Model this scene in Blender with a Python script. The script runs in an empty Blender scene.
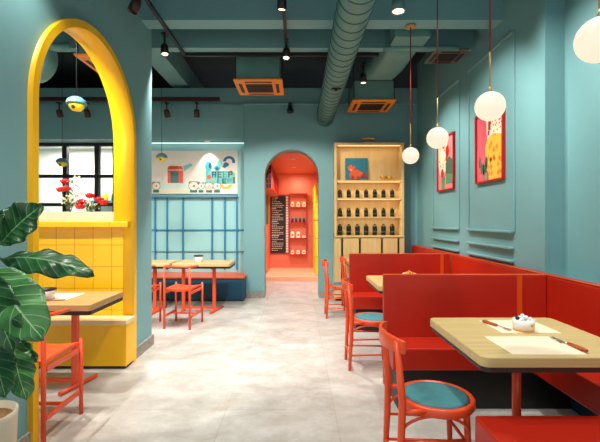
import bpy, bmesh, math, random
from mathutils import Vector, Matrix
random.seed(7)
S = bpy.context.scene
COL = S.collection
PI = math.pi
H = 1.4

def P(px, py, Y):
    "world point seen at a photo position, at distance Y"
    return Vector(((px - 298) * Y / 400, Y, H - (py - 220) * Y / 400))

# ------------------------------------------------------------------ materials
def lin(c):
    c = c / 255
    return c / 12.92 if c <= 0.04045 else ((c + 0.055) / 1.055) ** 2.4
def rgb(r, g, b): return (lin(r), lin(g), lin(b), 1)

MATS = {}
def mat(name, col, rough=0.5, metal=0, var=0.06, scale=6, bump=0.0, bscale=60, emit=0, spec=0.5, coat=0):
    m = bpy.data.materials.new(name); m.use_nodes = True
    N = m.node_tree.nodes; L = m.node_tree.links
    b = N['Principled BSDF']
    b.inputs['Roughness'].default_value = rough
    b.inputs['Metallic'].default_value = metal
    b.inputs['Specular IOR Level'].default_value = spec
    if coat: b.inputs['Coat Weight'].default_value = coat; b.inputs['Coat Roughness'].default_value = 0.15
    c = rgb(*col)
    tc = N.new('ShaderNodeTexCoord')
    nz = N.new('ShaderNodeTexNoise'); nz.inputs['Scale'].default_value = scale; nz.inputs['Detail'].default_value = 4
    L.new(tc.outputs['Object'], nz.inputs['Vector'])
    r = N.new('ShaderNodeValToRGB')
    r.color_ramp.elements[0].position = .3; r.color_ramp.elements[1].position = .7
    r.color_ramp.elements[0].color = tuple(x * (1 - var) for x in c[:3]) + (1,)
    r.color_ramp.elements[1].color = tuple(min(1, x * (1 + var)) for x in c[:3]) + (1,)
    L.new(nz.outputs['Fac'], r.inputs['Fac']); L.new(r.outputs['Color'], b.inputs['Base Color'])
    if emit:
        L.new(r.outputs['Color'], b.inputs['Emission Color']); b.inputs['Emission Strength'].default_value = emit
    if bump:
        n2 = N.new('ShaderNodeTexNoise'); n2.inputs['Scale'].default_value = bscale; n2.inputs['Detail'].default_value = 3
        L.new(tc.outputs['Object'], n2.inputs['Vector'])
        bp = N.new('ShaderNodeBump'); bp.inputs['Strength'].default_value = bump; bp.inputs['Distance'].default_value = .01
        L.new(n2.outputs['Fac'], bp.inputs['Height']); L.new(bp.outputs['Normal'], b.inputs['Normal'])
    MATS[name] = m
    return m

teal = mat('teal_paint', (116, 164, 167), .55, var=.03, scale=1.5, bump=.04, bscale=90)
tealgloss = mat('teal_panel', (150, 202, 202), .3, var=.03, scale=2)
ceil_dark = mat('ceiling_dark', (24, 44, 44), .8, var=.1)
tealmetal = mat('teal_duct', (98, 142, 137), .45, metal=.0, var=.06, bump=.1, bscale=12)
yellow = mat('yellow_paint', (255, 194, 18), .4, var=.02, scale=2)
red = mat('red_bench', (186, 36, 15), .38, var=.06, scale=3, bump=.03, bscale=200)
redtrim = mat('orange_piping', (226, 84, 22), .35, var=.03)
chairred = mat('chair_lacquer', (236, 82, 38), .35, var=.04)
padteal = mat('teal_cushion', (62, 128, 134), .7, var=.08, scale=25, bump=.1, bscale=300)
black = mat('black_metal', (22, 20, 20), .45, var=.1)
darkbrown = mat('dark_edge', (52, 38, 32), .5, var=.1)
cream = mat('cream_laminate', (236, 206, 156), .4, var=.03)
offwhite = mat('off_white', (236, 228, 216), .5, var=.03)
coral = mat('coral_paint', (220, 116, 90), .5, var=.03, scale=2)
orangefloor = mat('orange_floor', (236, 186, 146), .4, var=.04)
orangeac = mat('orange_plastic', (240, 134, 14), .4, var=.03)
bluebench = mat('blue_bench', (3, 78, 106), .45, var=.05)
blueframe = mat('blue_frame', (18, 120, 164), .4, var=.04)
brass = mat('brass', (190, 150, 90), .35, metal=.35, var=.05)
redcord = mat('red_cord', (120, 30, 28), .5)
silver = mat('silver', (190, 190, 190), .25, metal=.9)
handle = mat('cutlery_handle', (178, 82, 32), .4, var=.2, scale=60)
white = mat('white_ceramic', (244, 242, 238), .25, var=.02)
goldband = mat('gold_band', (220, 150, 40), .35, var=.05)
plac = mat('placemat_paper', (246, 226, 196), .7, var=.02)
bottle_m = mat('bottle_glass', (18, 26, 16), .12, var=.3, scale=20)
label_m = mat('bottle_label', (40, 66, 52), .6, var=.5, scale=40)
capm = mat('bottle_cap', (30, 24, 22), .4)
stone = mat('stone_skirting', (150, 143, 134), .6, var=.35, scale=38, bump=.1)
pot_m = mat('cream_pot', (222, 206, 182), .6, var=.05, bump=.1, bscale=40)
soil_m = mat('soil', (150, 110, 66), .95, var=.4, scale=60, bump=.6, bscale=90)
bark = mat('bark', (92, 72, 50), .85, var=.3, scale=30, bump=.4)
redflower = mat('red_petals', (196, 14, 24), .55, var=.2, scale=40)
whiteflower = mat('pale_blossom', (226, 224, 196), .6, var=.15, scale=60)
greenstem = mat('green_stem', (98, 120, 72), .6, var=.3, scale=30)
bluelamp = mat('blue_lamp_shade', (86, 136, 156), .35, var=.03)
yellamp = mat('yellow_lamp_shade', (250, 214, 30), .4, var=.02)
dkred = mat('oxblood_metal', (60, 28, 26), .45, var=.05)
vent_m = mat('vent_slots', (44, 20, 14), .6, var=.1)
greyvent = mat('grey_vent', (96, 92, 86), .5)
kitchenwall = mat('kitchen_white', (238, 234, 226), .6, var=.02)
gold = mat('gold_bowl', (220, 170, 70), .3, metal=.4, var=.1)
yelpanel = mat('yellow_panel', (255, 228, 20), .35, var=.02)
black_board = mat('menu_board_black', (22, 20, 20), .5)

def emis(name, col, st):
    m = bpy.data.materials.new(name); m.use_nodes = True
    b = m.node_tree.nodes['Principled BSDF']
    b.inputs['Base Color'].default_value = rgb(*col)
    b.inputs['Emission Color'].default_value = rgb(*col); b.inputs['Emission Strength'].default_value = st
    return m
globe_m = emis('globe_glass', (255, 238, 212), .84)
globe_m.node_tree.nodes['Principled BSDF'].inputs['Base Color'].default_value = (.25, .22, .18, 1)
spot_on = emis('spot_lens', (255, 226, 196), 3)
led_m = emis('led_strip', (225, 250, 250), 1.0)
ledwarm = emis('warm_led', (255, 205, 130), 2)
glow_bag = mat('glow_package', (255, 226, 190), .5, emit=.25)  # slight self-glow put in so the packages look lit

def wood(name, c1, c2, rough=.4, stretch=(1, 12, 12), sc=2.2):
    m = bpy.data.materials.new(name); m.use_nodes = True
    N = m.node_tree.nodes; L = m.node_tree.links; b = N['Principled BSDF']
    b.inputs['Roughness'].default_value = rough
    tc = N.new('ShaderNodeTexCoord'); mp = N.new('ShaderNodeMapping'); mp.inputs['Scale'].default_value = stretch
    nz = N.new('ShaderNodeTexNoise'); nz.inputs['Scale'].default_value = sc; nz.inputs['Detail'].default_value = 6; nz.inputs['Distortion'].default_value = .4
    r = N.new('ShaderNodeValToRGB'); r.color_ramp.elements[0].color = rgb(*c1); r.color_ramp.elements[1].color = rgb(*c2)
    r.color_ramp.elements[0].position = .3; r.color_ramp.elements[1].position = .7
    L.new(tc.outputs['Object'], mp.inputs['Vector']); L.new(mp.outputs[0], nz.inputs['Vector'])
    L.new(nz.outputs['Fac'], r.inputs['Fac']); L.new(r.outputs['Color'], b.inputs['Base Color'])
    return m
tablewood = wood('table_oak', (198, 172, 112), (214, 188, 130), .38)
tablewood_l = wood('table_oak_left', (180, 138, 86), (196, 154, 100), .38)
cabwood = wood('cabinet_ash', (212, 180, 120), (224, 194, 136), .45, (12, 12, 1), 2)

def floor_mat():
    m = bpy.data.materials.new('floor_tiles'); m.use_nodes = True
    N = m.node_tree.nodes; L = m.node_tree.links; b = N['Principled BSDF']
    tc = N.new('ShaderNodeTexCoord')
    mp = N.new('ShaderNodeMapping'); mp.inputs['Location'].default_value = (.53, .25, 0)
    L.new(tc.outputs['Object'], mp.inputs['Vector'])
    br = N.new('ShaderNodeTexBrick'); br.offset = 0; br.squash = 1
    br.inputs['Scale'].default_value = 1; br.inputs['Brick Width'].default_value = .8; br.inputs['Row Height'].default_value = .8
    br.inputs['Mortar Size'].default_value = .005; br.inputs['Mortar Smooth'].default_value = .3
    br.inputs['Color1'].default_value = (1, 1, 1, 1); br.inputs['Color2'].default_value = (.93, .93, .93, 1)
    br.inputs['Mortar'].default_value = (.86, .84, .8, 1)
    L.new(mp.outputs[0], br.inputs['Vector'])
    n1 = N.new('ShaderNodeTexNoise'); n1.inputs['Scale'].default_value = 2.6; n1.inputs['Detail'].default_value = 12; n1.inputs['Roughness'].default_value = .74; n1.inputs['Distortion'].default_value = .25
    mp2 = N.new('ShaderNodeMapping'); mp2.inputs['Scale'].default_value = (1, 1.35, 1)
    L.new(tc.outputs['Object'], mp2.inputs['Vector']); L.new(mp2.outputs[0], n1.inputs['Vector'])
    r1 = N.new('ShaderNodeValToRGB'); e = r1.color_ramp.elements
    e[0].position = .28; e[0].color = rgb(164, 155, 144); e[1].position = .68; e[1].color = rgb(212, 210, 205)
    k = e.new(.5); k.color = rgb(191, 187, 180)
    L.new(n1.outputs['Fac'], r1.inputs['Fac'])
    mx = N.new('ShaderNodeMix'); mx.data_type = 'RGBA'; mx.blend_type = 'MULTIPLY'; mx.inputs[0].default_value = 1
    L.new(r1.outputs['Color'], mx.inputs[6]); L.new(br.outputs['Color'], mx.inputs[7])
    # rusty brown wear
    n2 = N.new('ShaderNodeTexNoise'); n2.inputs['Scale'].default_value = 2.3; n2.inputs['Detail'].default_value = 10; n2.inputs['Distortion'].default_value = 1.5; n2.inputs['Roughness'].default_value = .7
    L.new(mp2.outputs[0], n2.inputs['Vector'])
    r2 = N.new('ShaderNodeValToRGB'); r2.color_ramp.elements[0].position = .57; r2.color_ramp.elements[0].color = (0, 0, 0, 1)
    r2.color_ramp.elements[1].position = .75; r2.color_ramp.elements[1].color = (.5, .5, .5, 1)
    L.new(n2.outputs['Fac'], r2.inputs['Fac'])
    m2 = N.new('ShaderNodeMix'); m2.data_type = 'RGBA'
    L.new(r2.outputs['Color'], m2.inputs[0]); L.new(mx.outputs[2], m2.inputs[6]); m2.inputs[7].default_value = rgb(168, 138, 104)
    L.new(m2.outputs[2], b.inputs['Base Color'])
    b.inputs['Roughness'].default_value = .38
    bp = N.new('ShaderNodeBump'); bp.inputs['Strength'].default_value = .15; bp.inputs['Distance'].default_value = .004
    L.new(n1.outputs['Fac'], bp.inputs['Height']); L.new(bp.outputs['Normal'], b.inputs['Normal'])
    return m
floor_m = floor_mat()

def tile_mat():
    m = bpy.data.materials.new('yellow_tiles'); m.use_nodes = True
    N = m.node_tree.nodes; L = m.node_tree.links; b = N['Principled BSDF']
    tc = N.new('ShaderNodeTexCoord'); sp = N.new('ShaderNodeSeparateXYZ'); cb = N.new('ShaderNodeCombineXYZ')
    L.new(tc.outputs['Object'], sp.inputs[0]); L.new(sp.outputs['X'], cb.inputs['X']); L.new(sp.outputs['Z'], cb.inputs['Y'])
    mp = N.new('ShaderNodeMapping'); mp.inputs['Location'].default_value = (.016, .124, 0)
    L.new(cb.outputs[0], mp.inputs['Vector'])
    br = N.new('ShaderNodeTexBrick'); br.offset = 0
    br.inputs['Scale'].default_value = 1; br.inputs['Brick Width'].default_value = .182; br.inputs['Row Height'].default_value = .213
    br.inputs['Mortar Size'].default_value = .003; br.inputs['Mortar Smooth'].default_value = .2
    br.inputs['Color1'].default_value = rgb(255, 200, 24); br.inputs['Color2'].default_value = rgb(254, 194, 20)
    br.inputs['Mortar'].default_value = rgb(204, 132, 10)
    L.new(mp.outputs[0], br.inputs['Vector']); L.new(br.outputs['Color'], b.inputs['Base Color'])
    b.inputs['Roughness'].default_value = .25
    bp = N.new('ShaderNodeBump'); bp.invert = True; bp.inputs['Strength'].default_value = .4; bp.inputs['Distance'].default_value = .004
    L.new(br.outputs['Fac'], bp.inputs['Height']); L.new(bp.outputs['Normal'], b.inputs['Normal'])
    return m
tiles_m = tile_mat()

def leaf_mat(name, dark, light, vein):
    m = bpy.data.materials.new(name); m.use_nodes = True
    N = m.node_tree.nodes; L = m.node_tree.links; b = N['Principled BSDF']
    uv = N.new('ShaderNodeUVMap'); sp = N.new('ShaderNodeSeparateXYZ'); L.new(uv.outputs[0], sp.inputs[0])
    def M(op, a, c=None, d=None):
        n = N.new('ShaderNodeMath'); n.operation = op
        for i, v in enumerate((a, c, d)):
            if v is None: continue
            if isinstance(v, (int, float)): n.inputs[i].default_value = v
            else: L.new(v, n.inputs[i])
        return n.outputs[0]
    av = M('ABSOLUTE', M('SUBTRACT', sp.outputs['Y'], .5))
    t = M('SUBTRACT', M('MULTIPLY', sp.outputs['X'], 8), M('MULTIPLY', av, 3.0))
    fr = M('ABSOLUTE', M('SUBTRACT', M('FRACT', t), .5))
    side = M('LESS_THAN', fr, .045)
    mid = M('LESS_THAN', av, .018)
    v = M('MAXIMUM', M('MULTIPLY', side, .55), mid)
    nz = N.new('ShaderNodeTexNoise'); nz.inputs['Scale'].default_value = 9; nz.inputs['Detail'].default_value = 4
    tc = N.new('ShaderNodeTexCoord'); L.new(tc.outputs['Object'], nz.inputs['Vector'])
    r = N.new('ShaderNodeValToRGB'); r.color_ramp.elements[0].position = .35; r.color_ramp.elements[1].position = .7
    r.color_ramp.elements[0].color = rgb(*dark); r.color_ramp.elements[1].color = rgb(*light)
    L.new(nz.outputs['Fac'], r.inputs['Fac'])
    mx = N.new('ShaderNodeMix'); mx.data_type = 'RGBA'; L.new(v, mx.inputs[0]); L.new(r.outputs['Color'], mx.inputs[6]); mx.inputs[7].default_value = rgb(*vein)
    L.new(mx.outputs[2], b.inputs['Base Color']); b.inputs['Roughness'].default_value = .32
    bp = N.new('ShaderNodeBump'); bp.inputs['Strength'].default_value = .6; bp.inputs['Distance'].default_value = .006; bp.invert = True
    L.new(fr, bp.inputs['Height']); L.new(bp.outputs['Normal'], b.inputs['Normal'])
    return m
leafdark = leaf_mat('fig_leaf_dark', (18, 58, 28), (38, 92, 44), (110, 160, 96))
leafmid = leaf_mat('fig_leaf_mid', (44, 104, 48), (86, 146, 78), (170, 206, 150))

def glass_mat():
    m = bpy.data.materials.new('window_glass'); m.use_nodes = True
    N = m.node_tree.nodes; L = m.node_tree.links; N.remove(N['Principled BSDF'])
    tr = N.new('ShaderNodeBsdfTransparent'); gl = N.new('ShaderNodeBsdfGlossy'); gl.inputs['Roughness'].default_value = .03
    fr = N.new('ShaderNodeFresnel'); fr.inputs['IOR'].default_value = 1.35
    mx = N.new('ShaderNodeMixShader'); L.new(fr.outputs[0], mx.inputs[0]); L.new(tr.outputs[0], mx.inputs[1]); L.new(gl.outputs[0], mx.inputs[2])
    L.new(mx.outputs[0], N['Material Output'].inputs['Surface'])
    return m
glass = glass_mat()

# ------------------------------------------------------------------ mesh helpers
class MB:
    def __init__(s): s.bm = bmesh.new(); s.mi = 0; s.mats = []
    def m(s, material):
        if material not in s.mats: s.mats.append(material)
        s.mi = s.mats.index(material); return s
    def _f(s, vs, smooth=False):
        try:
            f = s.bm.faces.new(vs); f.material_index = s.mi; f.smooth = smooth; return f
        except ValueError: return None
    def box(s, x0, x1, y0, y1, z0, z1, M=None):
        c = [Vector((x, y, z)) for z in (z0, z1) for y in (y0, y1) for x in (x0, x1)]
        if M: c = [M @ v for v in c]
        v = [s.bm.verts.new(p) for p in c]
        for q in ((0, 2, 3, 1), (4, 5, 7, 6), (0, 1, 5, 4), (2, 6, 7, 3), (0, 4, 6, 2), (1, 3, 7, 5)):
            s._f([v[i] for i in q])
        return s
    def tube(s, pts, r, n=12, caps=True, sx=1.0, smooth=True):
        pts = [Vector(p) for p in pts]
        rs = r if isinstance(r, (list, tuple)) else [r] * len(pts)
        rings = []; prev = None
        for i, p in enumerate(pts):
            d = (pts[min(i + 1, len(pts) - 1)] - pts[max(i - 1, 0)]).normalized()
            if prev is None:
                a = Vector((0, 0, 1)) if abs(d.z) < .9 else Vector((1, 0, 0))
                u = d.cross(a).normalized()
            else:
                u = (prev - d * prev.dot(d)).normalized()
            prev = u; w = d.cross(u)
            rings.append([s.bm.verts.new(p + (u * math.cos(2 * PI * k / n) * sx + w * math.sin(2 * PI * k / n)) * rs[i]) for k in range(n)])
        for a, b in zip(rings, rings[1:]):
            for k in range(n): s._f((a[k], a[(k + 1) % n], b[(k + 1) % n], b[k]), smooth)
        if caps:
            s._f(rings[0][::-1]); s._f(rings[-1])
        return s
    def lathe(s, prof, c=(0, 0, 0), n=24, sx=1, sy=1, M=None, smooth=True):
        rings = []
        for r, z in prof:
            if r < 1e-5: pts = [Vector((c[0], c[1], c[2] + z))]
            else: pts = [Vector((c[0] + r * sx * math.cos(2 * PI * k / n), c[1] + r * sy * math.sin(2 * PI * k / n), c[2] + z)) for k in range(n)]
            if M: pts = [M @ p for p in pts]
            rings.append([s.bm.verts.new(p) for p in pts])
        for a, b in zip(rings, rings[1:]):
            for k in range(n):
                k2 = (k + 1) % n
                if len(a) == 1 and len(b) == 1: continue
                if len(a) == 1: s._f((a[0], b[k2], b[k]), smooth)
                elif len(b) == 1: s._f((a[k], a[k2], b[0]), smooth)
                else: s._f((a[k], a[k2], b[k2], b[k]), smooth)
        if len(rings[0]) > 1: s._f(rings[0][::-1])
        if len(rings[-1]) > 1: s._f(rings[-1])
        return s
    def ball(s, c, r, n=12, sz=1.0, M=None):
        k = max(6, n // 2)
        return s.lathe([(r * math.sin(PI * i / k), -r * sz * math.cos(PI * i / k)) for i in range(k + 1)], c, n, M=M)
    def prism(s, poly, z0, z1, T=None):
        "extrude a 2D polygon (x,y) from z0 to z1; T maps (x,y,z) to a world vector"
        T = T or (lambda x, y, z: Vector((x, y, z)))
        a = [s.bm.verts.new(T(x, y, z0)) for x, y in poly]; b = [s.bm.verts.new(T(x, y, z1)) for x, y in poly]
        s._f(a[::-1]); s._f(b); n = len(poly)
        for i in range(n): s._f((a[i], a[(i + 1) % n], b[(i + 1) % n], b[i]))
        return s
    def build(s, name, material=None, parent=None, bevel=0, seg=2, loc=None, smooth_all=False):
        if material: s.mats = [material] if not s.mats else s.mats
        bmesh.ops.recalc_face_normals(s.bm, faces=s.bm.faces)
        me = bpy.data.meshes.new(name); s.bm.to_mesh(me); s.bm.free()
        for q in s.mats: me.materials.append(q)
        o = bpy.data.objects.new(name, me); COL.objects.link(o)
        if parent: o.parent = parent
        if loc: o.location = loc
        if bevel:
            b = o.modifiers.new('bevel', 'BEVEL'); b.width = bevel; b.segments = seg; b.limit_method = 'ANGLE'; b.angle_limit = math.radians(40)
        return o

def tag(o, label=None, cat=None, group=None, kind=None):
    if label: o['label'] = label
    if cat: o['category'] = cat
    if group: o['group'] = group
    if kind: o['kind'] = kind
    return o
def thing(name, loc, label, cat, rz=0, group=None):
    o = bpy.data.objects.new(name, None); COL.objects.link(o); o.empty_display_size = .1
    o.location = loc; o.rotation_euler = (0, 0, rz)
    return tag(o, label, cat, group)
def struct(name, mb, m=None, bevel=0): return tag(mb.build(name, m, bevel=bevel), kind='structure')
def dup(root, loc, rz=None, label=None, group=None):
    def cp(o, par):
        c = o.copy(); COL.objects.link(c); c.parent = par
        for ch in list(o.children): cp(ch, c)
        return c
    r = cp(root, None); r.location = loc
    if rz is not None: r.rotation_euler = (0, 0, rz)
    if label: r['label'] = label
    if group: r['group'] = group
    return r
def light(name, kind, loc, energy, col=(1, 1, 1), aim=None, size=.1, size_y=None, angle=60, blend=.6):
    l = bpy.data.lights.new(name, kind); l.energy = energy; l.color = col
    if kind == 'SPOT': l.spot_size = math.radians(angle); l.spot_blend = blend; l.shadow_soft_size = size
    elif kind == 'AREA':
        l.size = size
        if size_y: l.shape = 'RECTANGLE'; l.size_y = size_y
    else: l.shadow_soft_size = size
    o = bpy.data.objects.new(name, l); COL.objects.link(o); o.location = loc
    if aim is not None: o.rotation_euler = (Vector(aim) - Vector(loc)).to_track_quat('-Z', 'Y').to_euler()
    return o
def rounded(w, d, r, n=5, cx=0, cy=0, only=None):
    pts = []
    for i, (sx, sy, a0) in enumerate(((1, 1, 0), (-1, 1, 90), (-1, -1, 180), (1, -1, 270))):
        for k in range(n + 1):
            a = math.radians(a0 + 90 * k / n)
            pts.append((cx + sx * (w / 2 - r) + r * math.cos(a), cy + sy * (d / 2 - r) + r * math.sin(a)))
    return pts

# ------------------------------------------------------------------ room shell
XL, XR = -1.646, 2.15
FAR, FARB = 7.2, 7.55
struct('floor', MB().box(-7, 2.6, -1.5, 9.12, -.1, 0), floor_m)
struct('ceiling', MB().box(-7, 2.6, -1.5, 9.9, 4.2, 4.3), ceil_dark)
struct('wall_plenum', MB().box(-7, 2.6, 9.85, 9.95, 2.75, 4.2).box(2.5, 2.6, FAR, 9.85, 0, 4.2).box(-7.1, -7, 7.4, 9.9, 0, 4.2), ceil_dark)

def arch_outline(cu, r, spring, n=40):
    return [(cu + r * math.cos(PI * k / n), spring + r * math.sin(PI * k / n)) for k in range(n + 1)]
def arch_wall(mb, u0, u1, z1, cu, r, spring, T, t0, t1):
    "wall from u0..u1, 0..z1 with an arched opening; T(u, z, t) -> point"
    def quad(a, b, c, d):
        for t in (t0, t1):
            mb._f([mb.bm.verts.new(T(p[0], p[1], t)) for p in (a, b, c, d)])
    quad((u0, 0), (cu - r, 0), (cu - r, z1), (u0, z1)); quad((cu + r, 0), (u1, 0), (u1, z1), (cu + r, z1))
    arc = arch_outline(cu, r, spring)
    for a, b in zip(arc, arc[1:]): quad(a, b, (b[0], z1), (a[0], z1))
    def side(a, b, sm=False): mb._f([mb.bm.verts.new(T(a[0], a[1], t0)), mb.bm.verts.new(T(b[0], b[1], t0)), mb.bm.verts.new(T(b[0], b[1], t1)), mb.bm.verts.new(T(a[0], a[1], t1))], sm)
    side((u0, 0), (u0, z1)); side((u1, 0), (u1, z1)); side((u0, z1), (u1, z1)); side((cu - r, 0), (cu - r, spring)); side((cu + r, 0), (cu + r, spring))
    for a, b in zip(arc, arc[1:]): side(a, b, True)
    bmesh.ops.remove_doubles(mb.bm, verts=mb.bm.verts, dist=1e-5)

# left wall with the big yellow arch
AC, AR, ASP = 3.211, .779, 2.145
mb = MB(); arch_wall(mb, -1.5, 4.5, 4.2, AC, AR, ASP, lambda u, z, t: Vector((t, u, z)), XL - .165, XL)
struct('wall_left', mb, teal)
def arch_ring(name, material, ro, ri, spring, c, t0, t1, T):
    mb = MB()
    out = [(c + ro, 0)] + arch_outline(c, ro, spring, 48) + [(c - ro, 0)]
    inn = [(c + ri, 0)] + arch_outline(c, ri, spring, 48) + [(c - ri, 0)]
    V = {}
    def v(k, i, t):
        if (k, i, t) not in V:
            p = (out if k else inn)[i]; V[(k, i, t)] = mb.bm.verts.new(T(p[0], p[1], t))
        return V[(k, i, t)]
    n = len(out)
    for i in range(n - 1):
        sm = True
        for t in (t0, t1): mb._f((v(1, i, t), v(1, i + 1, t), v(0, i + 1, t), v(0, i, t)))
        for k in (0, 1): mb._f((v(k, i, t0), v(k, i + 1, t0), v(k, i + 1, t1), v(k, i, t1)), sm)
    for i in (0, n - 1): mb._f((v(1, i, t0), v(1, i, t1), v(0, i, t1), v(0, i, t0)))
    for e in mb.bm.edges:
        if len(e.link_faces) == 2 and e.calc_face_angle(0) > .5: e.smooth = False
    return struct(name, mb, material)
arch_ring('trim_1', yellow, AR, AR - .055, ASP, AC, XL - .168, XL + .035, lambda u, z, t: Vector((t, u, z)))
# stone skirting on the end of the left wall
struct('baseboard_left', MB().box(XL, XL + .02, AC + AR + .0, 4.52, 0, .11).box(XL - .165, XL, 4.5, 4.52, 0, .11)
       .box(XL, XL + .02, -1.5, AC - AR, 0, .11), stone)

# far wall with the small arched doorway
PC, PR, PS = -.1145, .4885, 2.19
mb = MB(); arch_wall(mb, -.972, XR + .3, 3.776, PC, PR, PS, lambda u, z, t: Vector((u, t, z)), FAR, FARB)
struct('wall_far', mb, teal)
struct('trim_2', MB().box(-.972, XR, FAR - .03, FAR, 3.47, 3.50), teal)
struct('wall_bulkhead', MB().box(-7, -.972, FAR - .04, FARB, 2.85, 3.47).box(-7, -.972, FAR, FARB, 3.47, 3.776), teal)
struct('trim_3', MB().box(-3.3, -1.0, FARB - .06, FARB - .03, 2.835, 2.849), led_m)
struct('wall_alcove', MB().box(-3.42, -.972, FARB, FARB + .1, 0, 2.9), tealgloss)
struct('baseboard_far', MB().box(-.99, PC - PR, FAR - .02, FAR, 0, .1).box(PC + PR, XR, FAR - .02, FAR, 0, .1).box(-.992, -.972, FAR - .02, FARB, 0, .1), stone)
struct('wall_far_left', MB().box(-7, -3.42, FARB, FARB + .1, 0, 1.2).box(-7, -3.42, FARB, FARB + .1, 2.85, 3.776)
       .box(-7, -6.0, FARB, FARB + .1, 1.2, 2.85), teal)
# left room end and storefront side
struct('wall_side', MB().box(-6.1, -6.0, -1.5, 9, 0, 4.2), teal)

# kitchen window seen through the arch
wf = MB()
for x in (-5.97, -5.0, -4.39, -3.79, -3.45): wf.box(x - .04, x + .04, FARB - .03, FARB + .06, 1.2, 2.85)
for z in (1.23, 1.69, 2.225, 2.82): wf.box(-6.0, -3.42, FARB - .035, FARB + .05, z - .03, z + .03)
w1 = struct('window_1', wf, black)
pn = MB().box(-6.0, -3.42, FARB + .02, FARB + .03, 1.2, 2.85).build('pane', glass, w1)
struct('wall_kitchen', MB().box(-7, -2.4, 9.0, 9.1, 0, 3.6).box(-2.5, -2.4, 7.65, 9.0, 0, 3.6).box(-7, -6.9, 7.65, 9, 0, 3.6).box(-7, -2.4, 7.65, 9.1, 3.0, 3.05), kitchenwall)
light('kitchen_fill_light', 'AREA', (-4.6, 8.3, 2.95), 75, (1, .97, .93), (-4.6, 8.3, 0), 1.8, .5)  # unseen area lamp added to brighten the kitchen wall

# kitchen shelf with jars
t = thing('wall_shelf', (-4.25, 8.78, 1.78), 'pale blue shelf on the white kitchen wall behind the black window', 'shelf')
MB().box(-.4, .5, 0, .22, 0, .05).build('board', bluelamp, t)
MB().box(-.36, -.33, .02, .2, -.35, 0).build('bracket', bluelamp, t); MB().box(.4, .43, .02, .2, -.35, 0).build('bracket', bluelamp, t)
for i, (x, m_, lb) in enumerate(((-.22, bluelamp, 'blue jar on the kitchen shelf, left of the others'), (-.02, yellamp, 'yellow jar in the middle of the kitchen shelf'), (.17, greenstem, 'green jar on the kitchen shelf, right of the yellow one'), (.32, redflower, 'red jar at the right end of the kitchen shelf'))):
    j = thing('storage_jar', (-4.25 + x, 8.88, 1.83), lb, 'jar', group='jars on the kitchen shelf')
    MB().lathe([(.05, 0), (.065, .02), (.065, .12), (.04, .15)], n=16).build('body', m_, j)
    MB().lathe([(.045, .15), (.045, .18)], n=16).build('lid', offwhite, j)

# right wall with panel mouldings; steps outward near the camera
struct('wall_right', MB().box(XR, XR + .3, 3.48, FAR, 0, 4.2).box(2.32, 2.45, -1.5, 3.48, 0, 4.2), teal)
struct('trim_4', MB().box(2.135, 2.32, -1.5, 3.479, 0, .9), teal)
def frame_panel(name, y0, y1, z0, z1, w=.03, d=.014):
    mb = MB()
    mb.box(XR - .045, XR, y0, y1, z0 - w / 2, z0 + w / 2).box(XR - .03, XR, y0, y1, z1 - w / 2, z1 + w / 2)
    mb.box(XR - d, XR, y0 - w / 2, y0 + w / 2, z0, z1).box(XR - d, XR, y1 - w / 2, y1 + w / 2, z0, z1)
    struct(name, mb, teal, bevel=.008)
frame_panel('trim_5', 3.97, 5.03, 1.28, 3.27); frame_panel('trim_6', 5.32, 6.35, 1.28, 3.27)
for i, (a, b) in enumerate(((3.97, 5.03), (5.32, 6.35))):
    struct('trim_%d' % (7 + i), MB().box(XR - .045, XR, a, b, 1.105, 1.13).box(XR - .045, XR, a, b, .975, 1.0), teal, bevel=.006)

# ceiling beams
def beam(name, *a): struct(name, MB().box(*a), teal)
beam('trim_9', XL - .0, XR, 4.2, 4.4, 3.5, 4.2)
beam('trim_10', -6, XR, 4.88, 5.0, 3.5, 4.2)
beam('trim_11', -2.3, -1.98, 5.0, 9.8, 3.83, 4.2)
beam('trim_12', -6, XL - .25, 2.2, 2.4, 3.5, 4.2)

# ------------------------------------------------------------------ coral room behind the doorway
RX0, RX1, RB = -.76, .47, 10.93
struct('wall_coral_room', MB().box(RX0 - .08, RX0, FARB, RB, 0, 2.66).box(RX1, RX1 + .08, FARB, RB, 0, 2.66).box(RX0 - .08, RX1 + .08, RB, RB + .08, 0, 2.66), coral)
struct('ceiling_coral_room', MB().box(RX0 - .08, RX1 + .08, FARB, RB + .08, 2.66, 2.72), coral)
struct('floor_step', MB().box(RX0, RX1, 9.12, RB, -.1, .094), orangefloor)
for y in (8.2, 9.5):
    d = thing('recessed_downlight', (-.1, y, 2.66), 'round recessed downlight in the coral ceiling, %s the doorway' % ('nearer' if y < 9 else 'farther from'), 'ceiling light', group='downlights of the coral room')
    MB().lathe([(.035, -.012), (.055, -.012), (.055, 0), (.035, 0)], n=20).build('bezel', offwhite, d)
    MB().lathe([(0, -.006), (.034, -.006), (.034, -.002), (0, -.002)], n=20).build('lens', spot_on, d)
    light('coral_spot', 'SPOT', (-.1, y, 2.6), 120, (1, .97, .93), (-.1, y + .25, 0), .05, angle=120, blend=.8)

t = thing('lattice_cabinet', (-.64, 7.9, 2.03), 'red wall cabinet with a square lattice front high inside the coral room', 'cabinet')
MB().box(-.11, .11, .03, 2.9, 0, .46).build('body', coral, t)
mb = MB()
for i in range(5): mb.box(-.115 + i * .055, -.1 + i * .055, 0, .03, 0, .46)
for i in range(6): mb.box(-.115, .12, 0, .03, i * .089, i * .089 + .014)
mb.build('lattice_door', red, t); MB().box(-.11, .11, .021, .029, .005, .455).build('backing', black, t)
mb = MB()
for i in range(9): mb.box(.11, .125, .3 + i * .3, .315 + i * .3, 0, .46)
mb.box(.11, .118, .3, 2.715, 0, .012); mb.build('side_slats', red, t)

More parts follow.
